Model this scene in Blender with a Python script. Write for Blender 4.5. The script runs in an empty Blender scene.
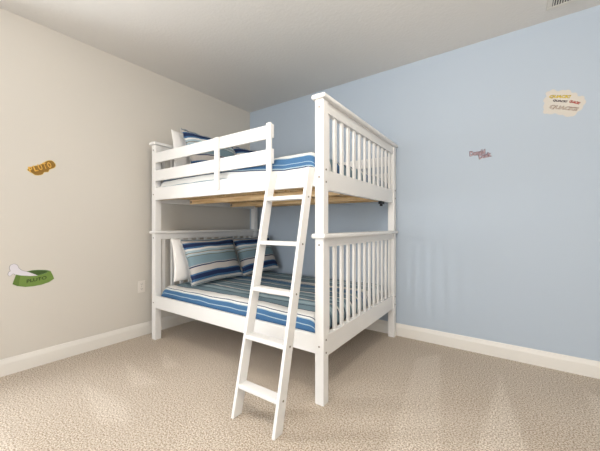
import bpy, bmesh, math, random
from mathutils import Vector, Matrix, noise
S = bpy.context.scene
C = S.collection
rnd = random.Random(4)

# ------------------------------------------------------------ camera, world, lights, exposure
CAM = (3.113, -3.077, 1.122)
cd = bpy.data.cameras.new('camera'); cam = bpy.data.objects.new('camera', cd); C.objects.link(cam)
cam.location = CAM; cam.rotation_euler = (math.radians(90), 0, math.radians(35.9))
cd.sensor_width = 36; cd.lens = 18.06; cd.clip_start = 0.02
S.camera = cam
w = bpy.data.worlds.new('world'); S.world = w; w.use_nodes = True
bg = w.node_tree.nodes['Background']; bg.inputs[0].default_value = (0.80, 0.90, 1.0, 1); bg.inputs[1].default_value = 1.0
S.view_settings.view_transform = 'Standard'; S.view_settings.look = 'None'
S.view_settings.exposure = 0.79; S.view_settings.gamma = 1.0; S.view_settings.use_curve_mapping = False

RX, RY, RH = 4.8, -6.4, 2.74           # room: x 0..RX, y RY..0
WIN = (-3.29, -2.86, 0.80, 2.15)       # window in the left wall: y0,y1,z0,z1
FILL_WIN = (1.2, 3.9, 0.70, 2.25)           # unseen window added in the back wall for fill: x0,x1,z0,z1

def area(name, loc, rot, sx, sy, power, col):
    l = bpy.data.lights.new(name, 'AREA'); l.shape = 'RECTANGLE'; l.size = sx; l.size_y = sy
    l.energy = power; l.color = col
    o = bpy.data.objects.new(name, l); C.objects.link(o); o.location = loc; o.rotation_euler = rot
    return o
R90 = math.radians(90)
area('daylight_side_window', (-0.16, (WIN[0]+WIN[1])/2, (WIN[2]+WIN[3])/2), (0, -R90, 0), WIN[3]-WIN[2], WIN[1]-WIN[0], 41, (0.97, 1.0, 1.03))
area('back_window_fill', ((FILL_WIN[0]+FILL_WIN[1])/2, RY-0.16, (FILL_WIN[2]+FILL_WIN[3])/2), (R90, 0, 0), FILL_WIN[1]-FILL_WIN[0], FILL_WIN[3]-FILL_WIN[2], 73, (0.91, 0.97, 1.04))  # soft fill from an added window behind the camera
lamp_l = bpy.data.lights.new('fill_lamp_light', 'POINT'); lamp_l.shadow_soft_size = 0.16; lamp_l.energy = 36; lamp_l.color = (1, 0.93, 0.84)  # warm fill for the added overhead lamp

# ------------------------------------------------------------ materials
def mat(name, col, rough=0.6, spec=0.3, bump=None, var=None, sheen=0):
    m = bpy.data.materials.new(name); m.use_nodes = True
    nt = m.node_tree; b = nt.nodes['Principled BSDF']
    b.inputs['Base Color'].default_value = (*col, 1); b.inputs['Roughness'].default_value = rough
    b.inputs['Specular IOR Level'].default_value = spec
    if sheen: b.inputs['Sheen Weight'].default_value = sheen
    tc = nt.nodes.new('ShaderNodeTexCoord')
    if bump:
        n = nt.nodes.new('ShaderNodeTexNoise'); n.inputs['Scale'].default_value = bump[0]; n.inputs['Detail'].default_value = 4
        nt.links.new(tc.outputs['Object'], n.inputs['Vector'])
        bm_ = nt.nodes.new('ShaderNodeBump'); bm_.inputs['Strength'].default_value = bump[1]; bm_.inputs['Distance'].default_value = bump[2]
        nt.links.new(n.outputs['Fac'], bm_.inputs['Height']); nt.links.new(bm_.outputs[0], b.inputs['Normal'])
    if var:
        n2 = nt.nodes.new('ShaderNodeTexNoise'); n2.inputs['Scale'].default_value = var[0]; n2.inputs['Detail'].default_value = 5
        nt.links.new(tc.outputs['Object'], n2.inputs['Vector'])
        mx = nt.nodes.new('ShaderNodeMix'); mx.data_type = 'RGBA'
        mx.inputs['A'].default_value = (*col, 1); mx.inputs['B'].default_value = (*var[1], 1)
        nt.links.new(n2.outputs['Fac'], mx.inputs['Factor']); nt.links.new(mx.outputs['Result'], b.inputs['Base Color'])
    return m
M_CREAM = mat('cream_wall_paint', (0.66, 0.62, 0.56), 0.75, 0.2, bump=(180, 0.12, 0.002))
M_BLUE = mat('pale_blue_wall_paint', (0.46, 0.525, 0.60), 0.7, 0.25, bump=(180, 0.12, 0.002))
M_CEIL = mat('textured_ceiling_paint', (0.75, 0.73, 0.70), 0.85, 0.1, bump=(45, 0.35, 0.006))
M_TRIM = mat('white_trim_paint', (0.80, 0.765, 0.71), 0.4, 0.4)
M_BED = mat('white_bed_lacquer', (0.82, 0.81, 0.79), 0.32, 0.45, var=(3, (0.80, 0.785, 0.765)))
M_BOLT = mat('dull_bolt_metal', (0.22, 0.19, 0.15), 0.4, 0.5)
M_BLACK = mat('black_bracket', (0.015, 0.015, 0.02), 0.5)
M_WHITE = mat('white_cotton', (0.84, 0.81, 0.78), 0.85, 0.1, bump=(60, 0.2, 0.004))
M_PIPE = mat('grey_piping', (0.42, 0.44, 0.46), 0.8)
M_MATT = mat('white_mattress_ticking', (0.78, 0.77, 0.74), 0.85, 0.1, bump=(40, 0.2, 0.004))
M_PLATE = mat('white_plate_plastic', (0.78, 0.73, 0.67), 0.35, 0.4)
M_SLOT = mat('dark_slot', (0.05, 0.045, 0.04), 0.6)
M_VENT = mat('vent_white_metal', (0.72, 0.69, 0.63), 0.4, 0.4)
M_LAMP = mat('fill_lamp_metal', (0.5, 0.48, 0.45), 0.3, 0.5)

def pine():
    m = bpy.data.materials.new('raw_pine'); m.use_nodes = True; nt = m.node_tree; b = nt.nodes['Principled BSDF']
    tc = nt.nodes.new('ShaderNodeTexCoord'); mp = nt.nodes.new('ShaderNodeMapping'); mp.inputs['Scale'].default_value = (2.5, 30, 30)
    n = nt.nodes.new('ShaderNodeTexNoise'); n.inputs['Scale'].default_value = 2; n.inputs['Detail'].default_value = 6
    r = nt.nodes.new('ShaderNodeValToRGB')
    r.color_ramp.elements[0].position = 0.3; r.color_ramp.elements[0].color = (0.56, 0.36, 0.16, 1)
    r.color_ramp.elements[1].position = 0.7; r.color_ramp.elements[1].color = (0.86, 0.66, 0.40, 1)
    nt.links.new(tc.outputs['Object'], mp.inputs[0]); nt.links.new(mp.outputs[0], n.inputs['Vector'])
    nt.links.new(n.outputs['Fac'], r.inputs[0]); nt.links.new(r.outputs[0], b.inputs['Base Color'])
    b.inputs['Roughness'].default_value = 0.6
    return m
M_PINE = pine()

NAVY = (0.022, 0.035, 0.095); BLUE = (0.06, 0.145, 0.28); TEAL = (0.20, 0.29, 0.335); WH = (0.72, 0.71, 0.68)
BEI = (0.54, 0.50, 0.47); OLI = (0.16, 0.16, 0.13); LT = (0.36, 0.47, 0.52); DK = (0.04, 0.05, 0.09)
def stripes(name, stops, uaxis='Y', period=1.0):
    """cloth woven in stripes; the stripe coordinate is the UV map's second axis, in metres"""
    m = bpy.data.materials.new(name); m.use_nodes = True; nt = m.node_tree; b = nt.nodes['Principled BSDF']
    uv = nt.nodes.new('ShaderNodeUVMap'); uv.uv_map = 'UVMap'
    sp = nt.nodes.new('ShaderNodeSeparateXYZ'); nt.links.new(uv.outputs[0], sp.inputs[0])
    dv = nt.nodes.new('ShaderNodeMath'); dv.operation = 'DIVIDE'; dv.inputs[1].default_value = period
    nt.links.new(sp.outputs[uaxis], dv.inputs[0])
    fr = nt.nodes.new('ShaderNodeMath'); fr.operation = 'FRACT'; nt.links.new(dv.outputs[0], fr.inputs[0])
    acc = None
    chunks = [stops[i:i+30] for i in range(0, len(stops), 30)]
    r = nt.nodes.new('ShaderNodeValToRGB'); cr = r.color_ramp; cr.interpolation = 'CONSTANT'
    cr.elements[0].position = 0; cr.elements[0].color = (*chunks[0][0][1], 1)
    cr.elements[1].position = chunks[0][1][0]; cr.elements[1].color = (*chunks[0][1][1], 1)
    for p, c in chunks[0][2:]:
        e = cr.elements.new(p); e.color = (*c, 1)
    nt.links.new(fr.outputs[0], r.inputs[0])
    n = nt.nodes.new('ShaderNodeTexNoise'); n.inputs['Scale'].default_value = 160; n.inputs['Detail'].default_value = 3
    nt.links.new(uv.outputs[0], n.inputs['Vector'])
    hs = nt.nodes.new('ShaderNodeMix'); hs.data_type = 'RGBA'; hs.blend_type = 'OVERLAY'; hs.inputs['Factor'].default_value = 0.35
    nt.links.new(r.outputs[0], hs.inputs['A']); nt.links.new(n.outputs['Fac'], hs.inputs['B'])
    nt.links.new(hs.outputs['Result'], b.inputs['Base Color'])
    bp = nt.nodes.new('ShaderNodeBump'); bp.inputs['Strength'].default_value = 0.3; bp.inputs['Distance'].default_value = 0.003
    nt.links.new(n.outputs['Fac'], bp.inputs['Height']); nt.links.new(bp.outputs[0], b.inputs['Normal'])
    b.inputs['Roughness'].default_value = 0.85; b.inputs['Specular IOR Level'].default_value = 0.15
    return m
# quilt, from the front edge towards the wall, period 0.62 m
QP = 0.86
qs = [(0, BLUE), (.010, LT), (.016, BLUE), (.060, LT), (.066, BLUE), (.100, LT), (.106, WH), (.120, NAVY), (.127, WH), (.200, NAVY), (.210, TEAL), (.300, NAVY),
      (.310, TEAL), (.330, LT), (.385, TEAL), (.42, NAVY), (.432, WH), (.455, TEAL), (.520, NAVY), (.533, LT), (.575, TEAL), (.64, WH), (.665, DK), (.678, TEAL),
      (.76, BLUE), (.79, WH), (.81, TEAL)]
us = [(0, TEAL), (.028, WH), (.075, NAVY), (.083, LT), (.090, BLUE), (.108, LT), (.113, BLUE), (.150, LT), (.156, WH), (.19, NAVY), (.20, TEAL), (.28, NAVY), (.29, WH), (.32, TEAL), (.40, NAVY), (.43, BLUE), (.47, WH), (.49, TEAL), (.58, DK), (.60, TEAL), (.68, WH), (.70, NAVY), (.72, TEAL)]
M_QUILT2 = stripes('striped_upper_quilt_cloth', [(p/QP, c) for p, c in us], period=QP)
M_QUILT = stripes('striped_quilt_cloth', [(p/QP, c) for p, c in qs], period=QP)
# sham, from its bottom edge up (0..1 over the height)
ss = [(0, TEAL), (.035, WH), (.085, BLUE), (.13, NAVY), (.215, BLUE), (.245, BEI), (.36, NAVY), (.39, BEI), (.40, TEAL), (.585, OLI), (.60, LT), (.64, BEI), (.655, OLI),
      (.67, LT), (.715, WH), (.76, BLUE), (.80, NAVY), (.875, BLUE), (.895, BEI), (.955, DK), (.97, TEAL)]
M_SHAM = stripes('striped_sham_cloth', ss)

def carpet():
    m = bpy.data.materials.new('beige_carpet_pile'); m.use_nodes = True; nt = m.node_tree; b = nt.nodes['Principled BSDF']
    tc = nt.nodes.new('ShaderNodeTexCoord')
    v = nt.nodes.new('ShaderNodeTexVoronoi'); v.inputs['Scale'].default_value = 150
    n = nt.nodes.new('ShaderNodeTexNoise'); n.inputs['Scale'].default_value = 120; n.inputs['Detail'].default_value = 4; n.inputs['Roughness'].default_value = 0.7
    for q in (v, n): nt.links.new(tc.outputs['Object'], q.inputs['Vector'])
    r = nt.nodes.new('ShaderNodeValToRGB')
    r.color_ramp.elements[0].position = 0.38; r.color_ramp.elements[0].color = (0.27, 0.198, 0.128, 1)
    r.color_ramp.elements[1].position = 0.60; r.color_ramp.elements[1].color = (0.86, 0.775, 0.675, 1)
    nt.links.new(n.outputs['Fac'], r.inputs[0])
    # lay of the pile left by the vacuum cleaner
    at = nt.nodes.new('ShaderNodeAttribute'); at.attribute_name = 'pile_lay'
    sub = nt.nodes.new('ShaderNodeMix'); sub.data_type = 'RGBA'; sub.blend_type = 'MULTIPLY'; sub.inputs['Factor'].default_value = 1
    rr = nt.nodes.new('ShaderNodeValToRGB'); rr.color_ramp.elements[0].color = (0.78, 0.75, 0.71, 1); rr.color_ramp.elements[1].color = (1.0, 1.0, 1.0, 1)
    nt.links.new(at.outputs['Fac'], rr.inputs[0])
    nt.links.new(r.outputs[0], sub.inputs['A']); nt.links.new(rr.outputs[0], sub.inputs['B'])
    nt.links.new(sub.outputs['Result'], b.inputs['Base Color'])
    ad = nt.nodes.new('ShaderNodeMath'); ad.operation = 'ADD'; nt.links.new(v.outputs['Distance'], ad.inputs[0]); nt.links.new(n.outputs['Fac'], ad.inputs[1])
    bp = nt.nodes.new('ShaderNodeBump'); bp.inputs['Strength'].default_value = 0.5; bp.inputs['Distance'].default_value = 0.004
    nt.links.new(ad.outputs[0], bp.inputs['Height']); nt.links.new(bp.outputs[0], b.inputs['Normal'])
    b.inputs['Roughness'].default_value = 0.95; b.inputs['Specular IOR Level'].default_value = 0.05; b.inputs['Sheen Weight'].default_value = 0.15
    return m
M_CARPET = carpet()
def glassmat():
    m = bpy.data.materials.new('window_glass'); m.use_nodes = True; nt = m.node_tree
    nt.nodes.remove(nt.nodes['Principled BSDF']); out = nt.nodes['Material Output']
    t = nt.nodes.new('ShaderNodeBsdfTransparent'); g = nt.nodes.new('ShaderNodeBsdfGlossy'); g.inputs['Roughness'].default_value = 0.02
    mx = nt.nodes.new('ShaderNodeMixShader'); mx.inputs[0].default_value = 0.06
    nt.links.new(t.outputs[0], mx.inputs[1]); nt.links.new(g.outputs[0], mx.inputs[2]); nt.links.new(mx.outputs[0], out.inputs[0])
    return m
M_GLASS = glassmat()
_flat = {}
def ink(name, col):
    if name not in _flat: _flat[name] = mat(name, col, 0.5, 0.3)
    return _flat[name]

# ------------------------------------------------------------ helpers
def add_box(bm, a, b, bev=0.0, seg=2):
    t = bmesh.new()
    bmesh.ops.create_cube(t, size=1)
    a = Vector(a); b = Vector(b)
    for v in t.verts:
        v.co = Vector(((a.x+b.x)/2 + v.co.x*(b.x-a.x), (a.y+b.y)/2 + v.co.y*(b.y-a.y), (a.z+b.z)/2 + v.co.z*(b.z-a.z)))
    if bev: bmesh.ops.bevel(t, geom=t.edges[:], offset=bev, segments=seg, profile=0.5, affect='EDGES')
    me = bpy.data.meshes.new('t'); t.to_mesh(me); t.free(); bm.from_mesh(me); bpy.data.meshes.remove(me)
def add_cyl(bm, c, axis, r, h, seg=14):
    t = bmesh.new(); bmesh.ops.create_cone(t, cap_ends=True, segments=seg, radius1=r, radius2=r*0.9, depth=h)
    q = Vector((0, 0, 1)).rotation_difference(Vector(axis)).to_matrix().to_4x4()
    bmesh.ops.transform(t, matrix=Matrix.Translation(c) @ q, verts=t.verts)
    me = bpy.data.meshes.new('t'); t.to_mesh(me); t.free(); bm.from_mesh(me); bpy.data.meshes.remove(me)
def link(name, me, m, parent=None, smooth=False):
    o = bpy.data.objects.new(name, me); C.objects.link(o)
    if m: me.materials.append(m)
    if parent: o.parent = parent
    if smooth:
        for p in me.polygons: p.use_smooth = True
    return o
def obj(name, bm, m, parent=None, smooth=False):
    bmesh.ops.recalc_face_normals(bm, faces=bm.faces[:])
    me = bpy.data.meshes.new(name); bm.to_mesh(me); bm.free()
    return link(name, me, m, parent, smooth)
def box(name, a, b, m, parent=None, bev=0.003):
    bm = bmesh.new(); add_box(bm, a, b, bev); return obj(name, bm, m, parent)
def struct(o): o['kind'] = 'structure'; return o
def tag(o, label, cat, group=None):
    o['label'] = label; o['category'] = cat
    if group: o['group'] = group
    return o
def empty(name, loc, rz=0.0):
    o = bpy.data.objects.new(name, None); C.objects.link(o); o.location = loc; o.rotation_euler = (0, 0, rz); o.empty_display_size = 0.1
    return o
def prism(pts, d0, d1):
    """polygon pts (a,b) extruded between depths d0,d1 -> local coords (a, depth, b)"""
    bm = bmesh.new()
    vs = [bm.verts.new((a, -d0, b)) for a, b in pts]
    f = bm.faces.new(vs)
    e = bmesh.ops.extrude_face_region(bm, geom=[f])
    bmesh.ops.translate(bm, vec=(0, -(d1-d0), 0), verts=[v for v in e['geom'] if isinstance(v, bmesh.types.BMVert)])
    bmesh.ops.triangulate(bm, faces=bm.faces[:])
    return bm
def smooth_loop(pts, n=4):
    out = []; k = len(pts)
    for i in range(k):
        p0, p1, p2, p3 = [Vector(pts[(i+j-1) % k]) for j in range(4)]
        for s in range(n):
            t = s/n
            out.append(tuple(0.5*((2*p1) + (p2-p0)*t + (2*p0-5*p1+4*p2-p3)*t*t + (3*p1-p0-3*p2+p3)*t**3)))
    return out
def text_obj(name, s, m, parent, a0, b0, a1, b1, height, depth, extr=0.0006, offset=0.0, shear=0.0):
    """lettering in the local (a, depth, b) plane whose baseline runs (a0,b0)->(a1,b1)"""
    cu = bpy.data.curves.new('txt', 'FONT'); cu.body = s; cu.size = 1.0; cu.extrude = 0.0; cu.offset = offset; cu.shear = shear; cu.resolution_u = 3
    tmp = bpy.data.objects.new('txt', cu); C.objects.link(tmp)
    dg = bpy.context.evaluated_depsgraph_get(); me = bpy.data.meshes.new_from_object(tmp.evaluated_get(dg))
    bpy.data.objects.remove(tmp); bpy.data.curves.remove(cu)
    xs = [v.co.x for v in me.vertices]; ys = [v.co.y for v in me.vertices]
    x0, x1, y0, y1 = min(xs), max(xs), min(ys), max(ys)
    L = math.hypot(a1-a0, b1-b0); dx, dy = (a1-a0)/L, (b1-b0)/L
    for v in me.vertices:
        p = (v.co.x-x0)/(x1-x0)*L; q = (v.co.y-y0)/(y1-y0)*height
        v.co = (a0 + p*dx - q*dy, -depth, b0 + p*dy + q*dx)
    bm = bmesh.new(); bm.from_mesh(me); bpy.data.meshes.remove(me)
    e = bmesh.ops.extrude_face_region(bm, geom=bm.faces[:])
    bmesh.ops.translate(bm, vec=(0, -extr, 0), verts=[v for v in e['geom'] if isinstance(v, bmesh.types.BMVert)])
    return obj(name, bm, m, parent)

# ------------------------------------------------------------ room shell
def pile_lay(x, y):
    tris = [((0.27,-2.25),(1.16,-2.40),(1.45,-2.26),(1.12,-2.13),0.9), ((0.31,-1.88),(0.95,-2.12),(1.15,-1.88),None,0.9), ((0.30,-1.55),(0.88,-1.83),(1.00,-1.66),None,1.0),
            ((3.0,-0.21),(2.90,-1.6),(3.22,-1.5),None,1.0), ((2.40,-0.44),(2.58,-1.75),(2.86,-1.6),(2.57,-0.19),0.9), ((3.46,-0.22),(3.45,-1.1),(3.9,-0.7),None,0.9),
            ((1.27,-1.71),(1.75,-2.4),(2.25,-2.1),None,0.55), ((0.2,-2.70),(1.03,-2.85),(1.6,-2.6),None,0.7)]
    best = 0.0
    for t in tris:
        P = [p for p in t[:4] if p]; k = len(P); sgn = None; dm = 9
        area_ = sum(P[i][0]*P[(i+1)%k][1]-P[(i+1)%k][0]*P[i][1] for i in range(k)); s = 1 if area_ > 0 else -1
        for i in range(k):
            ax, ay = P[i]; bx, by = P[(i+1) % k]; L = math.hypot(bx-ax, by-ay)
            dm = min(dm, s*((bx-ax)*(y-ay)-(by-ay)*(x-ax))/L)
        dd = min(1, max(0, dm/(0.10 if t[0][0] < 2 else 0.05)+0.25)); best = max(best, t[4]*dd*dd*(3-2*dd))
    # broad overlapping strokes everywhere
    best = max(best, 0.38 + 0.4*noise.noise(Vector((x*1.1+y*0.5, y*1.3, 2.0))) if best < 0.3 else best)
    return best
def build_floor():
    bm = bmesh.new(); nx, ny = 185, 208
    g = [[bm.verts.new((RX*i/nx, RY*j/ny, 0)) for j in range(ny+1)] for i in range(nx+1)]
    for i in range(nx):
        for j in range(ny): bm.faces.new((g[i][j], g[i][j+1], g[i+1][j+1], g[i+1][j]))
    bmesh.ops.recalc_face_normals(bm, faces=bm.faces[:])
    me = bpy.data.meshes.new('floor'); bm.to_mesh(me); bm.free()
    at = me.attributes.new('pile_lay', 'FLOAT', 'POINT')
    at.data.foreach_set('value', [pile_lay(v.co.x, v.co.y) for v in me.vertices])
    return struct(link('floor', me, M_CARPET))
build_floor()
T = 0.12
struct(box('ceiling', (-T, RY-T, RH), (RX+T, T, RH+0.1), M_CEIL, bev=0))
struct(box('wall_blue', (-T, 0, 0), (RX+T, T, RH), M_BLUE, bev=0))
struct(box('wall_right', (RX, RY-T, 0), (RX+T, 0, RH), M_CREAM, bev=0))
bm = bmesh.new(); y0, y1, z0, z1 = WIN
add_box(bm, (-T, y1, 0), (0, 0, RH)); add_box(bm, (-T, RY-T, 0), (0, y0, RH)); add_box(bm, (-T, y0, 0), (0, y1, z0)); add_box(bm, (-T, y0, z1), (0, y1, RH))
struct(obj('wall_left', bm, M_CREAM))
bm = bmesh.new(); x0, x1, bz0, bz1 = FILL_WIN
add_box(bm, (0, RY-T, 0), (x0, RY, RH)); add_box(bm, (x1, RY-T, 0), (RX, RY, RH)); add_box(bm, (x0, RY-T, 0), (x1, RY, bz0)); add_box(bm, (x0, RY-T, bz1), (x1, RY, RH))
struct(obj('wall_back', bm, M_CREAM))
def window(name, lo, hi, thin):
    """frame bars around and across an opening; thin = axis index of the wall's thickness"""
    bm = bmesh.new(); ax = 1-thin; f = 0.045
    def bar(u0, u1, v0, v1):
        a = [0, 0, v0]; b = [0, 0, v1]; a[ax] = u0; b[ax] = u1; a[thin] = lo[thin]; b[thin] = hi[thin]; add_box(bm, a, b, 0.003)
    u0, u1, v0, v1 = lo[ax], hi[ax], lo[2], hi[2]; vm = (v0+v1)/2
    bar(u0, u0+f, v0, v1); bar(u1-f, u1, v0, v1); bar(u0+f, u1-f, v0, v0+f); bar(u0+f, u1-f, v1-f, v1); bar(u0+f, u1-f, vm-0.02, vm+0.02)
    o = struct(obj(name, bm, M_TRIM))
    a = list(lo); b = list(hi); c = (lo[thin]+hi[thin])/2; a[thin] = c-0.002; b[thin] = c+0.002
    a[ax] += f; b[ax] -= f; a[2] += f; b[2] -= f
    bm = bmesh.new(); add_box(bm, a, b); obj('pane', bm, M_GLASS, o)
window('window_1', (-0.10, WIN[0], WIN[2]), (-0.05, WIN[1], WIN[3]), 0)
window('fill_window', (FILL_WIN[0], RY-0.10, FILL_WIN[2]), (FILL_WIN[1], RY-0.05, FILL_WIN[3]), 1)  # unseen window, added to let in the soft fill
def baseboard(name, p, q, nrm):
    prof = [(0, 0), (0.014, 0), (0.014, 0.088), (0.011, 0.100), (0.008, 0.112), (0.006, 0.122), (0, 0.125)]
    bm = bmesh.new(); p = Vector((*p, 0)); q = Vector((*q, 0)); n = Vector((*nrm, 0))
    A = [bm.verts.new(p + n*d + Vector((0, 0, z))) for d, z in prof]; B = [bm.verts.new(q + n*d + Vector((0, 0, z))) for d, z in prof]
    k = len(prof)
    for i in range(k): bm.faces.new((A[i], A[(i+1) % k], B[(i+1) % k], B[i]))
    bm.faces.new(A); bm.faces.new(B[::-1])
    return struct(obj(name, bm, M_TRIM))
baseboard('baseboard_left', (0, RY), (0, 0), (1, 0)); baseboard('baseboard_blue', (0.014, 0), (RX, 0), (0, -1))
baseboard('baseboard_right', (RX, RY), (RX, -0.014), (-1, 0)); baseboard('baseboard_back', (0.014, RY), (RX-0.014, RY), (0, 1))

# added fill lamp overhead, out of view, with an invented fitting
lt = tag(empty('fill_lamp', (2.9, -2.5, RH)), 'round ceiling lamp with frosted bowl, added overhead for fill', 'lamp')
bm = bmesh.new(); add_cyl(bm, (0, 0, -0.012), (0, 0, -1), 0.17, 0.024, 40); obj('canopy', bm, M_LAMP, lt)
bm = bmesh.new(); add_cyl(bm, (0, 0, -0.07), (0, 0, -1), 0.012, 0.12, 16); add_cyl(bm, (0, 0, -0.122), (0, 0, -1), 0.165, 0.008, 40); obj('stem', bm, M_LAMP, lt)
bm = bmesh.new(); bmesh.ops.create_uvsphere(bm, u_segments=32, v_segments=16, radius=0.16)
for v in list(bm.verts):
    if v.co.z > 0.001: bm.verts.remove(v)
for v in bm.verts: v.co.z = v.co.z*0.45 - 0.12
bw = mat('fill_lamp_glass', (0.9, 0.87, 0.8), 0.4); bw.node_tree.nodes['Principled BSDF'].inputs['Emission Color'].default_value = (1, 0.86, 0.68, 1)
bw.node_tree.nodes['Principled BSDF'].inputs['Emission Strength'].default_value = 3
obj('bowl', bm, bw, lt, True)
lo = bpy.data.objects.new('fill_lamp_light', lamp_l); C.objects.link(lo); lo.parent = lt; lo.location = (0, 0, -0.34)

# ------------------------------------------------------------ bunk bed (local: x along the long side, y towards the blue wall)
P0 = Vector((2.14, -1.485, 0)); BR = math.radians(1.2)
def bed_empty(name, lx, ly, lz=0.0):
    p = P0 + Matrix.Rotation(BR, 3, 'Z') @ Vector((lx, ly, lz)); return empty(name, p, BR)
L_, W_, PW = 1.96, 1.46, 0.063
bed = tag(bed_empty('bunk_bed', 0, 0), 'white wooden bunk bed standing in the corner against the blue wall', 'bunk bed')
def bolts(parent, pts):
    for c, ax in pts:
        bm = bmesh.new(); add_cyl(bm, c, ax, 0.0062, 0.004); obj('bolt', bm, M_BOLT, parent)
def posts():
    for ex, x0 in ((0, -PW), (1, -L_)):
        for sy, y0 in ((0, 0), (1, W_-PW)):
            xo = 0.0 if ex == 0 else -L_; nx = 1 if ex == 0 else -1
            yo = 0.0 if sy == 0 else W_; ny = -1 if sy == 0 else 1
            for (z0, z1, zs, zr) in ((0, 1.041, (1.0, 0.365), (0.405, 0.325)), (1.070, 1.912, (1.862, 1.425), (1.473, 1.395))):
                p = box('post', (x0, y0, z0), (x0+PW, y0+PW, z1), M_BED, bed, 0.004)
                xc, yc = x0+PW/2, y0+PW/2
                bolts(p, [((xc, yo+ny*0.001, z), (0, ny, 0)) for z in zs])
                bolts(p, [((xo+nx*0.001, yc, z), (nx, 0, 0)) for z in zr])
posts()
def end_panel(name, ex, zt0, zt1, zc1, zb0, zb1):
    x0 = -PW if ex == 0 else -L_; i0, i1 = x0+0.012, x0+PW-0.012
    bm = bmesh.new()
    add_box(bm, (i0, PW-0.002, zt0), (i1, W_-PW+0.002, zt1+0.001), 0.002)
    add_box(bm, (i0, PW-0.002, zb0), (i1, W_-PW+0.002, zb1), 0.002)
    p = obj(name, bm, M_BED, bed)
    bm = bmesh.new(); add_box(bm, (x0-0.018, -0.019, zt1), (x0+PW+0.018, W_+0.016, zc1), 0.010, 4)
    obj('top_cap', bm, M_BED, p)
    xc = x0+PW/2
    for k in range(13):
        yc = 0.101 + 0.1035*k
        box('spindle', (xc-0.009, yc-0.019, zb1-0.005), (xc+0.009, yc+0.019, zt0+0.005), M_BED, p, 0.004)
for nm, ex in (('footboard', 0), ('headboard', 1)):
    end_panel(nm, ex, 0.985, 1.041, 1.070, 0.288, 0.42)
    end_panel(nm, ex, 1.842, 1.912, 1.941, 1.348, 1.476)
for z0, z1 in ((0.315, 0.435), (1.370, 1.490)):
    box('side_rail', (-L_+PW-0.002, 0.001, z0), (-PW+0.002, 0.026, z1), M_BED, bed)
    box('side_rail', (-L_+PW-0.002, W_-0.026, z0), (-PW+0.002, W_-0.001, z1), M_BED, bed)
for z0, z1 in ((1.556, 1.660), (1.735, 1.831)):
    box('guard_rail', (-L_+PW-0.002, 0.001, z0), (-0.413, 0.022, z1), M_BED, bed)
    box('guard_rail', (-L_+PW-0.002, W_-0.022, z0), (-PW+0.002, W_-0.001, z1), M_BED, bed)
for xa, xb, z0, z1 in ((-1.000, -0.955, 1.405, 1.826), (-0.452, -0.412, 1.375, 1.838)):
    box('guard_upright', (xa, -0.021, z0), (xb, 0.001, z1), M_BED, bed)
# pine mattress support
for z in (0.29, 1.345):
    for y0, xs in ((0.34, -1.83), (0.90, -1.83)):
        bmk = box('support_beam', (xs, y0, z), (-PW, y0+0.03, z+0.045), M_PINE, bed)
        bmh = bmesh.new(); add_cyl(bmh, (xs+0.024, y0-0.001, z+0.022), (0, -1, 0), 0.015, 0.004); obj('knob', bmh, M_BOLT, bmk)
    for y0 in (0.027, W_-0.052):
        box('ledge', (-L_+PW, y0, z+0.025), (-PW, y0+0.024, z+0.045), M_PINE, bed, 0.002)
    for k in range(13):
        x = -1.82 + k*0.137
        box('support_slat', (x, 0.03, z+0.0455), (x+0.068, W_-0.03, z+0.0605), M_PINE, bed, 0.002)
bm = bmesh.new(); add_box(bm, (-0.055, 1.10, 1.322), (-0.025, 1.19, 1.348), 0.004); add_cyl(bm, (-0.04, 1.135, 1.314), (0, 0, 1), 0.014, 0.02)
b = obj('bracket', bm, M_BLACK, bed); b['label'] = 'small black bracket under the upper footboard'

# ------------------------------------------------------------ ladder
ladder = tag(bed_empty('ladder', -0.226, -0.365), 'white wooden five rung ladder leaning against the front of the bunk bed', 'ladder')
def lad_y(z): return -0.400 + (0.328/1.475)*z
LX, LYb = -0.235, -0.365
def stile(x0, x1):
    bm = bmesh.new(); zt = 1.486; dep = 0.070
    pr = [(lad_y(0), 0.0), (lad_y(0)+dep, 0.0), (lad_y(zt)+dep-0.0735+0.0735-0.004, zt), (lad_y(zt)-0.0, zt-0.004)]
    pr[2] = (min(lad_y(zt)+dep, -0.002), zt)
    A = [bm.verts.new((x0-LX, y-LYb, z)) for y, z in pr]; B = [bm.verts.new((x1-LX, y-LYb, z)) for y, z in pr]
    for i in range(4): bm.faces.new((A[i], A[(i+1) % 4], B[(i+1) % 4], B[i]))
    bm.faces.new(A); bm.faces.new(B[::-1])
    bmesh.ops.recalc_face_normals(bm, faces=bm.faces[:])
    bmesh.ops.bevel(bm, geom=bm.edges[:], offset=0.003, segments=2, profile=0.5, affect='EDGES')
    return obj('stile', bm, M_BED, ladder)
sl = stile(-0.400, -0.379); sr = stile(-0.092, -0.071)
for zc in (0.172, 0.446, 0.727, 1.012, 1.297):
    y = lad_y(zc)-LYb
    box('rung', (-0.379-LX-0.002, y+0.003, zc-0.0125), (-0.092-LX+0.002, y+0.068, zc+0.0125), M_BED, ladder, 0.005)
    bolts(sr, [((-0.0705-LX, y+0.036, zc), (1, 0, 0))]); bolts(sl, [((-0.4005-LX, y+0.036, zc), (-1, 0, 0))])

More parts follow.
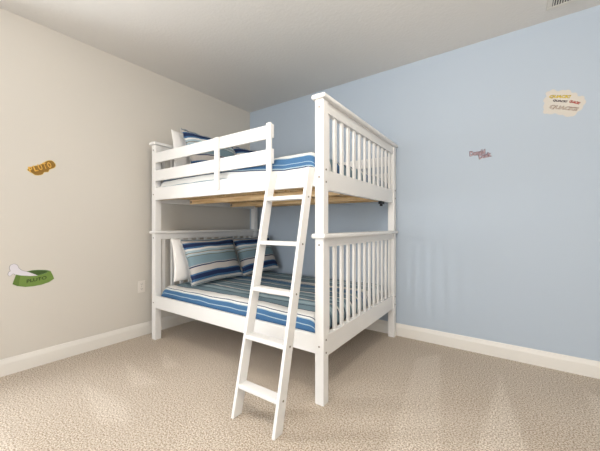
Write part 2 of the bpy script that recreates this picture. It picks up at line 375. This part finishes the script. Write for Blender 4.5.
# ------------------------------------------------------------ bedding
def edge_samples(lo, hi, r, n_mid):
    s = [r*(1-math.cos(math.radians(a))) for a in (0, 6, 14, 22, 32, 42, 54, 66, 78, 90)]
    a = [lo+q for q in s]; b = [hi-q for q in reversed(s)]
    mid = [lo+r+(hi-lo-2*r)*k/n_mid for k in range(1, n_mid)]
    return a+mid+b
def prof(d, r):
    if d >= r: return 1.0
    t = 1-max(0, d)/r; return (1-t**2.6)**(1/2.6)
def mattress(name, z0, z1, label):
    x0, x1, y0, y1 = -1.840, -0.130, 0.092, 1.368
    o = tag(bed_empty(name, (x0+x1)/2, (y0+y1)/2, z0), label, 'mattress')
    bm = bmesh.new(); cx, cy = (x0+x1)/2, (y0+y1)/2
    add_box(bm, (x0-cx, y0-cy, 0), (x1-cx, y1-cy, z1-z0), 0.03, 4); obj('body', bm, M_MATT, o, True)
    for z in (0.022, z1-z0-0.022):
        bm = bmesh.new(); ring(bm, [(x0-cx-0.002, y0-cy-0.002), (x1-cx+0.002, y0-cy-0.002), (x1-cx+0.002, y1-cy+0.002), (x0-cx-0.002, y1-cy+0.002)], z, 0.005); obj('piping', bm, M_WHITE, o, True)
    return o
def ring(bm, pts, z, r, seg=6):
    k = len(pts); R_ = []
    for i, (x, y) in enumerate(pts):
        c = Vector((x, y, z)); out = Vector((x, y, 0)).normalized()
        R_.append([bm.verts.new(c + out*math.cos(a)*r + Vector((0, 0, math.sin(a)*r))) for a in [2*math.pi*j/seg for j in range(seg)]])
    for i in range(k):
        for j in range(seg):
            bm.faces.new((R_[i][j], R_[(i+1) % k][j], R_[(i+1) % k][(j+1) % seg], R_[i][(j+1) % seg]))
mattress('mattress', 0.352, 0.505, 'white mattress under the striped quilt on the lower bunk')
mattress('mattress', 1.407, 1.565, 'white mattress under the striped quilt on the upper bunk')

def quilt(zlow, ztop, seed, label, bulge, m, skew=0.0):
    x0, x1, y0, y1 = -1.875, -0.083, 0.045, 1.412
    bx, by = (x0+x1)/2, (y0+y1)/2
    r = 0.085
    X = edge_samples(x0, x1, r, 60); Y = edge_samples(y0, y1, r, 44)
    def zz(x, y):
        n = noise.noise(Vector((x*3.0, y*4.0, seed)))*0.010 + noise.noise(Vector((x*9.0, y*11.0, seed+5)))*0.004
        n += bulge*math.exp(-((x+0.25)**2+(y-0.25)**2)/0.10)
        e = prof(x-x0, r)*prof(x1-x, r)*prof(y-y0, r)*prof(y1-y, r)
        hang = 0.010*noise.noise(Vector((x*7, y*7, seed+9)))
        return zlow + hang*(1-e) + (ztop+n-zlow)*e
    P = [[Vector((x, y, zz(x, y))) for y in Y] for x in X]
    # in/out ripples of the hanging sides
    for i, x in enumerate(X):
        for j, y in enumerate(Y):
            p = P[i][j]
            k = 0.006*noise.noise(Vector((x*14, y*14, seed+2)))
            if y-y0 < r: p.y += k*(1-(y-y0)/r)
            if x1-x < r: p.x += k*(1-(x1-x)/r)
    bm = bmesh.new(); uv = bm.loops.layers.uv.new('UVMap')
    V = [[bm.verts.new(P[i][j]-Vector((bx, by, zlow))) for j in range(len(Y))] for i in range(len(X))]
    mid = len(X)//2; arc = [0.0]
    for j in range(1, len(Y)): arc.append(arc[-1]+(P[mid][j]-P[mid][j-1]).length)
    midj = len(Y)//2; arcx = [0.0]
    for i in range(1, len(X)): arcx.append(arcx[-1]+(P[i][midj]-P[i-1][midj]).length)
    warp = lambda i, j: skew*min(1, max(0, (X[i]+0.9)/0.55)) + arc[j] + 0.006*noise.noise(Vector((X[i]*2.2, Y[j]*2, seed+3)))
    for i in range(len(X)-1):
        for j in range(len(Y)-1):
            f = bm.faces.new((V[i][j], V[i+1][j], V[i+1][j+1], V[i][j+1])); f.smooth = True
            for l, (a, b_) in zip(f.loops, ((i, j), (i+1, j), (i+1, j+1), (i, j+1))): l[uv].uv = (arcx[a], warp(a, b_))
    o = obj('quilt', bm, m)
    md = o.modifiers.new('thick', 'SOLIDIFY'); md.thickness = 0.010; md.offset = 1
    p = P0 + Matrix.Rotation(BR, 3, 'Z') @ Vector((bx, by, zlow)); o.location = p; o.rotation_euler = (0, 0, BR)
    return tag(o, label, 'quilt')
quilt(0.405, 0.530, 1.0, 'blue, teal and white striped quilt spread over the lower bunk', 0.0, M_QUILT)
quilt(1.470, 1.598, 7.0, 'blue and white striped quilt spread over the upper bunk', 0.012, M_QUILT2, 0.045)

def pillow(name, W, Hh, Tk, m, centre, up, yaw, roll, label, group, seed, flange=0.0, piping=None):
    """upright pillow: width along y, height along 'up' (x,z) direction leaning on the headboard"""
    N = 30; bm = bmesh.new(); uv = bm.loops.layers.uv.new('UVMap')
    fr = [-1, -.985, -.95, -.9, -.83, -.75, -.65, -.54, -.42, -.28, -.14]; G = fr+[0]+[-q for q in reversed(fr)]; n = len(G)
    inn = 1.0
    def P(a, b, side):
        c = 0.055
        hw, hh = W/2-flange, Hh/2-flange
        x = a*hw*(1-c*(1-b*b)); y = b*hh*(1-c*1.3*(1-a*a))
        t = ((1-abs(a)**2.4)*(1-abs(b)**2.4))**0.5 * Tk/2
        wr = noise.noise(Vector((a*3+seed, b*3, side)))*0.022 + noise.noise(Vector((a*8+seed, b*8, side*2)))*0.012
        t = max(0, t)*(1+wr*6) + 0.0035
        return x, y, side*t
    grids = {}
    for side in (1, -1):
        g = [[bm.verts.new(P(a, b, side)) for b in G] for a in G]; grids[side] = g
        for i in range(n-1):
            for j in range(n-1):
                f = bm.faces.new((g[i][j], g[i+1][j], g[i+1][j+1], g[i][j+1])); f.smooth = True
                for l, (p, q) in zip(f.loops, ((i, j), (i+1, j), (i+1, j+1), (i, j+1))):
                    l[uv].uv = ((G[p]+1)/2, 0.06+0.88*(G[q]+1)/2+0.022*noise.noise(Vector((G[p]*2, G[q]*2, seed))))
    # border strip (flange) joining the two faces, rippled
    def loop(g): 
        return [g[i][0] for i in range(n)]+[g[n-1][j] for j in range(1, n)]+[g[i][n-1] for i in range(n-2, -1, -1)]+[g[0][j] for j in range(n-2, 0, -1)]
    A, B = loop(grids[1]), loop(grids[-1]); k = len(A)
    idx = [(i, 0) for i in range(n)]+[(n-1, j) for j in range(1, n)]+[(i, n-1) for i in range(n-2, -1, -1)]+[(0, j) for j in range(n-2, 0, -1)]
    if flange:
        for LP, s in ((A, 1), (B, -1)):
            pass
        O1, O2, vv = [], [], []
        for q in range(k):
            a, b = G[idx[q][0]], G[idx[q][1]]
            c = A[q].co; d = Vector((0, 0, 0))
            if abs(a) == 1: d.x = math.copysign(flange, a)
            if abs(b) == 1: d.y = math.copysign(flange, b)
            rp = 0.006*math.sin(q*1.7+seed)
            O1.append(bm.verts.new((c.x+d.x, c.y+d.y, 0.003+rp))); O2.append(bm.verts.new((c.x+d.x, c.y+d.y, -0.003+rp)))
            vv.append((((a+1)/2), 0.06+0.88*(b+1)/2 + (math.copysign(0.06, b) if abs(b) == 1 else 0)))
        for q in range(k):
            r_ = (q+1) % k
            for f, us in ((bm.faces.new((A[q], O1[q], O1[r_], A[r_])), 0), (bm.faces.new((B[q], B[r_], O2[r_], O2[q])), 1), (bm.faces.new((O1[q], O2[q], O2[r_], O1[r_])), 2)):
                f.smooth = True
                for l in f.loops:
                    v = l.vert
                    for s in (q, r_):
                        if v in (A[s], B[s]): l[uv].uv = (0.5, 0.06+0.88*(G[idx[s][1]]+1)/2)
                        elif v in (O1[s], O2[s]): l[uv].uv = (0.5, min(0.999, max(0.001, vv[s][1])))
        edge = [o.co.copy() for o in O1]
    else:
        for q in range(k):
            r_ = (q+1) % k; f = bm.faces.new((A[q], B[q], B[r_], A[r_])); f.smooth = True
            for l in f.loops: l[uv].uv = (0.5, 0.5)
        edge = [a.co.copy() for a in A]
    # orientation: local x -> bed y, local y -> up dir, local z -> facing +x
    u = Vector((up[0], 0, up[1])).normalized(); wv = Vector((0, 1, 0)); nrm = wv.cross(u)
    Mx = Matrix((wv, u, nrm)).transposed().to_4x4()
    Mx = Matrix.Rotation(yaw, 4, 'Z') @ Mx @ Matrix.Rotation(roll, 4, 'Z')
    low = Hh/2*u.z*0.98
    Mt = Matrix.Translation((0, 0, low)) @ Mx
    bmesh.ops.transform(bm, matrix=Mt, verts=bm.verts)
    o = obj(name, bm, m)
    p = P0 + Matrix.Rotation(BR, 3, 'Z') @ (Vector(centre)-Vector((0, 0, low))); o.location = p; o.rotation_euler = (0, 0, BR)
    if piping:
        pb = bmesh.new(); R_ = []; kk = len(edge)
        E = [Mt @ e for e in edge]
        for q in range(kk):
            t = (E[(q+1) % kk]-E[q-1]).normalized(); s1 = nrm.normalized(); s2 = t.cross(s1).normalized()
            R_.append([pb.verts.new(E[q]+(s1*math.cos(a)+s2*math.sin(a))*0.0032) for a in (0, 1.05, 2.09, 3.14, 4.19, 5.24)])
        for q in range(kk):
            for j in range(6): pb.faces.new((R_[q][j], R_[(q+1) % kk][j], R_[(q+1) % kk][(j+1) % 6], R_[q][(j+1) % 6]))
        obj('piping', pb, piping, o, True)
    return tag(o, label, 'pillow', group)
def pillow_set(dz, where, sd):
    pillow('pillow', 0.62, 0.43, 0.12, M_WHITE, (-1.768, 0.415, 0.764+dz), (-0.09, 0.40), 0, -0.07,
           'plain white pillow nearest the room, leaning on the headboard of the %s bunk' % where, 'white pillows of the bunks', 1.3+sd)
    pillow('sham_pillow', 0.68, 0.46, 0.16, M_SHAM, (-1.60, 0.470, 0.772+dz), (-0.15, 0.40), 0.02, 0.02,
           'striped blue and teal pillow on the room side of the %s bunk' % where, 'striped pillows of the bunks', 3.1+sd, 0.018, M_PIPE)
    pillow('sham_pillow', 0.58, 0.46, 0.16, M_SHAM, (-1.595, 1.113, 0.772+dz), (-0.17, 0.40), -0.12, 0.05,
           'striped blue and teal pillow beside the blue wall on the %s bunk' % where, 'striped pillows of the bunks', 5.7+sd, 0.018, M_PIPE)
pillow_set(0.0, 'lower', 0.0)
pillow_set(1.082, 'upper', 11.0)

# ------------------------------------------------------------ things on the walls and ceiling
# cover plate on the left wall
pl = tag(empty('wall_outlet', (0, -1.538, 0.50)), 'white outlet plate low on the cream wall left of the bunk bed', 'outlet')
box('cover_plate', (0, -0.037, -0.060), (0.006, 0.037, 0.060), M_PLATE, pl, 0.0025)
for z in (0.024, -0.024):
    s = box('socket', (0.005, -0.017, z-0.015), (0.009, 0.017, z+0.015), M_PLATE, pl, 0.002)
    bm = bmesh.new(); add_box(bm, (0.0088, -0.0085, z-0.004), (0.0096, -0.006, z+0.007)); add_box(bm, (0.0088, 0.006, z-0.004), (0.0096, 0.0085, z+0.006)); add_cyl(bm, (0.0091, 0, z-0.009), (1, 0, 0), 0.0025, 0.001)
    obj('slots', bm, M_SLOT, s)
bm = bmesh.new(); add_cyl(bm, (0.0065, 0, 0), (1, 0, 0), 0.003, 0.002); obj('screw', bm, M_BOLT, pl)
# air vent
vt = tag(empty('ceiling_vent', (3.47, -0.262, RH)), 'white slotted air vent in the ceiling near the blue wall', 'vent')
bm = bmesh.new(); x0, x1, y0, y1 = -0.185, 0.185, -0.105, 0.105
for a, b in (((x0, y0), (x1, y0+0.032)), ((x0, y1-0.032), (x1, y1)), ((x0, y0+0.032), (x0+0.032, y1-0.032)), ((x1-0.032, y0+0.032), (x1, y1-0.032))):
    add_box(bm, (a[0], a[1], -0.007), (b[0], b[1], 0), 0.002)
obj('frame', bm, M_VENT, vt)
box('duct_opening', (x0+0.03, y0+0.03, -0.0015), (x1-0.03, y1-0.03, -0.0005), M_SLOT, vt, 0)
bm = bmesh.new()
k = 0; x = x0+0.036
while x < x1-0.034:
    add_box(bm, (x, y0+0.03, -0.006), (x+0.007, y1-0.03, -0.0018)); x += 0.0145
obj('louvre', bm, M_VENT, vt)

# wall stickers: local (a along wall, depth out, b up)
def sticker(name, loc, on_left, label):
    o = empty(name, loc); o.rotation_euler = (0, 0, math.radians(90) if on_left else 0)
    return tag(o, label, 'wall sticker')
# food bowl with a bone
body = [(-2.4853, 0.7466), (-2.506, 0.6762), (-2.4801, 0.6581), (-2.4324, 0.6431), (-2.3831, 0.6408), (-2.332, 0.6451), (-2.2851, 0.6586), (-2.252, 0.6817), (-2.2611, 0.7133), (-2.2762, 0.7492), (-2.3146, 0.7301), (-2.3606, 0.7214), (-2.4162, 0.7253), (-2.4591, 0.7361)]
inner = [(-2.4853, 0.7466), (-2.4216, 0.7633), (-2.3886, 0.7687), (-2.3492, 0.7669), (-2.3029, 0.7599), (-2.2762, 0.7492), (-2.3146, 0.7301), (-2.3606, 0.7214), (-2.4162, 0.7253), (-2.4591, 0.7361)]
dark = [(-2.4107, 0.7584), (-2.3775, 0.763), (-2.3435, 0.7604), (-2.3087, 0.7532), (-2.297, 0.7442), (-2.3146, 0.7353), (-2.3606, 0.7265), (-2.3886, 0.7339)]
bone = [(-2.4827, 0.7407), (-2.5008, 0.7557), (-2.5187, 0.7406), (-2.5288, 0.7489), (-2.5263, 0.7693), (-2.5162, 0.7785), (-2.5213, 0.7964), (-2.5162, 0.8201), (-2.4957, 0.8284), (-2.4775, 0.816), (-2.4697, 0.794), (-2.4485, 0.7723), (-2.4107, 0.7548), (-2.3578, 0.7225), (-2.3886, 0.7223), (-2.4432, 0.7325)]
side = [(-2.4853, 0.7466), (-2.506, 0.6762), (-2.4801, 0.6581), (-2.470, 0.656), (-2.466, 0.700), (-2.4591, 0.7361)]
off = lambda P, a, b: [(x-a, y-b) for x, y in P]
A0, B0 = -2.38, 0.64
bs = sticker('bowl_sticker', (0, A0, B0), True, 'green dog bowl sticker with a white bone, low on the cream wall')
def grow(P, d):
    cx = sum(p[0] for p in P)/len(P); cy = sum(p[1] for p in P)/len(P); out = []
    k = len(P); s = 1 if sum(P[i][0]*P[(i+1)%k][1]-P[(i+1)%k][0]*P[i][1] for i in range(k)) > 0 else -1
    for i in range(k):
        t = (Vector(P[(i+1) % k])-Vector(P[i-1])).normalized(); n_ = Vector((t.y, -t.x))*s; out.append((P[i][0]+n_.x*d, P[i][1]+n_.y*d))
    return out
G1, G2, G3, G4 = ink('bowl_green', (0.17, 0.27, 0.06)), ink('bowl_inside_green', (0.12, 0.22, 0.07)), ink('bowl_deep_green', (0.06, 0.11, 0.03)), ink('outline_grey', (0.20, 0.19, 0.19))
obj('bone_outline', prism(grow(off(smooth_loop(bone, 3), A0, B0), 0.0022), 0.0002, 0.0010), G4, bs)
obj('bowl_inside', prism(off(inner, A0, B0), 0.0003, 0.0011), G2, bs)
obj('bowl_dark_print', prism(off(smooth_loop(dark, 3), A0, B0), 0.0012, 0.0016), G3, bs)  # dark green print inside the bowl
obj('bone', prism(off(smooth_loop(bone, 3), A0, B0), 0.0017, 0.0022), ink('bone_white', (0.74, 0.71, 0.76)), bs)
bb = obj('bowl', prism(off(body, A0, B0), 0.0023, 0.0030), G1, bs)
obj('bowl_side', prism(off(side, A0, B0), 0.0031, 0.0034), ink('bowl_side_green', (0.12, 0.20, 0.04)), bb)
text_obj('lettering', 'PLUTO', ink('letter_dark_green', (0.03, 0.05, 0.015)), bb, -2.424-A0, 0.672-B0, -2.300-A0, 0.687-B0, 0.026, 0.0034, offset=0.01, shear=0.1)
# yellow name sticker
blob = [(-2.4176, 1.5595), (-2.4037, 1.5774), (-2.3713, 1.5957), (-2.3424, 1.6083), (-2.313, 1.6348), (-2.2873, 1.6528), (-2.2611, 1.6519), (-2.2434, 1.6245), (-2.2523, 1.6009), (-2.2829, 1.5825), (-2.2916, 1.5621), (-2.3172, 1.5557), (-2.3299, 1.535), (-2.3673, 1.5246), (-2.3916, 1.5397), (-2.4117, 1.5526)]
A0, B0 = -2.33, 1.525
ys = sticker('name_sticker', (0, A0, B0), True, 'small yellow and orange name sticker high on the cream wall above the bowl sticker')
obj('backing', prism(grow(off(smooth_loop(blob, 3), A0, B0), 0.004), 0.0002, 0.0008), ink('halo_yellow', (0.70, 0.52, 0.16)), ys)
obj('backing', prism(off(smooth_loop(blob, 3), A0, B0), 0.0009, 0.0013), ink('letter_brown', (0.27, 0.14, 0.02)), ys)
for i, (ch, t) in enumerate(zip('PLUTO', range(5))):
    a = -2.403+0.029*i-A0; b = 1.538+0.0135*i-B0
    hgt = (0.046, 0.046, 0.048, 0.050, 0.046)[i]
    text_obj('letter', ch, ink('letter_orange', (0.80, 0.46, 0.09)), ys, a, b, a+0.023, b+0.008, hgt, 0.0014, offset=0.03)
# pink name sticker on the blue wall
A0, B0 = 2.85, 1.70
ds = sticker('name_sticker', (A0, 0, B0), False, 'small pink name sticker with a maroon outline on the blue wall')
def bar_pts(a0, b0, a1, b1, h): return [(a0, b0), (a1, b1), (a1, b1+h), ((a0+a1)/2, (b0+b1)/2+h*1.12), (a0, b0+h)]
for s_, a0, b0, a1, b1, h in (('Donald', 2.766, 1.743, 2.880, 1.748, 0.038), ('Duck', 2.840, 1.706, 2.929, 1.722, 0.036)):
    text_obj('lettering_outline', s_, ink('maroon_ink', (0.10, 0.015, 0.035)), ds, a0-A0-0.004, b0-B0-0.003, a1-A0+0.004, b1-B0-0.003, h+0.008, 0.0002, offset=0.075)
    text_obj('lettering', s_, ink('pink_ink', (0.62, 0.48, 0.50)), ds, a0-A0, b0-B0, a1-A0, b1-B0, h, 0.0012, offset=0.008)
# cloud speech sticker
cloud = [(3.2951, 2.1496), (3.2977, 2.1754), (3.3281, 2.1871), (3.3531, 2.1773), (3.373, 2.1656), (3.4023, 2.1676), (3.4264, 2.1599), (3.4455, 2.1402), (3.4691, 2.1246), (3.4832, 2.1021), (3.5109, 2.0888), (3.5224, 2.061), (3.5155, 2.0252), (3.5017, 2.0034), (3.4878, 1.9877), (3.4691, 1.9697), (3.4455, 1.9526), (3.4168, 1.9619), (3.3877, 1.9778), (3.3581, 1.9939), (3.3231, 2.0015), (3.2874, 2.0093), (3.2771, 2.0414), (3.2823, 2.08), (3.2797, 2.1137)]
A0, B0 = 3.40, 1.95
cs = sticker('speech_cloud_sticker', (A0, 0, B0), False, 'cream cloud shaped sticker with four quacking words, high on the blue wall')
def scallop(P, n=12, amp=0.009):
    L = smooth_loop(P, 6); k = len(L); acc = 0; out = []
    tot = sum((Vector(L[i])-Vector(L[i-1])).length for i in range(k))
    for i in range(k):
        acc += (Vector(L[i])-Vector(L[i-1])).length
        t = (Vector(L[(i+1) % k])-Vector(L[i-1])).normalized(); nn = Vector((-t.y, t.x)); d = amp*(abs(math.sin(math.pi*n*acc/tot))-0.5)
        out.append((L[i][0]+nn.x*d, L[i][1]+nn.y*d))
    return out
obj('cloud', prism(off(scallop(cloud, 15), A0, B0), 0.0002, 0.001), ink('cloud_cream', (0.62, 0.575, 0.51)), cs)
def words(s_, a0, b0, a1, b1, h, col, edge=None, off_=0.0):
    if edge: text_obj('word_outline', s_, edge, cs, a0-A0-0.002, b0-B0-0.002, a1-A0+0.002, b1-B0-0.002, h+0.005, 0.0011, offset=0.06, shear=0.2, extr=0.0004)
    text_obj('word', s_, col, cs, a0-A0, b0-B0, a1-A0, b1-B0, h, 0.0016, offset=off_, shear=0.2, extr=0.0004)
words('QUACK!', 3.312, 2.127, 3.434, 2.094, 0.022, ink('word_yellow', (0.80, 0.60, 0.04)), ink('word_olive', (0.42, 0.30, 0.04)), 0.01)
words('QUACK!', 3.333, 2.094, 3.417, 2.064, 0.018, ink('word_black', (0.05, 0.03, 0.05)), None, 0.05)
words('QUACK!', 3.430, 2.065, 3.484, 2.034, 0.017, ink('word_red', (0.62, 0.05, 0.03)), ink('word_dark_red', (0.25, 0.02, 0.02)), 0.01)
words('QUACK!!', 3.312, 2.044, 3.474, 1.985, 0.028, ink('word_cream', (0.70, 0.62, 0.52)), ink('word_brown', (0.25, 0.16, 0.13)), -0.005)
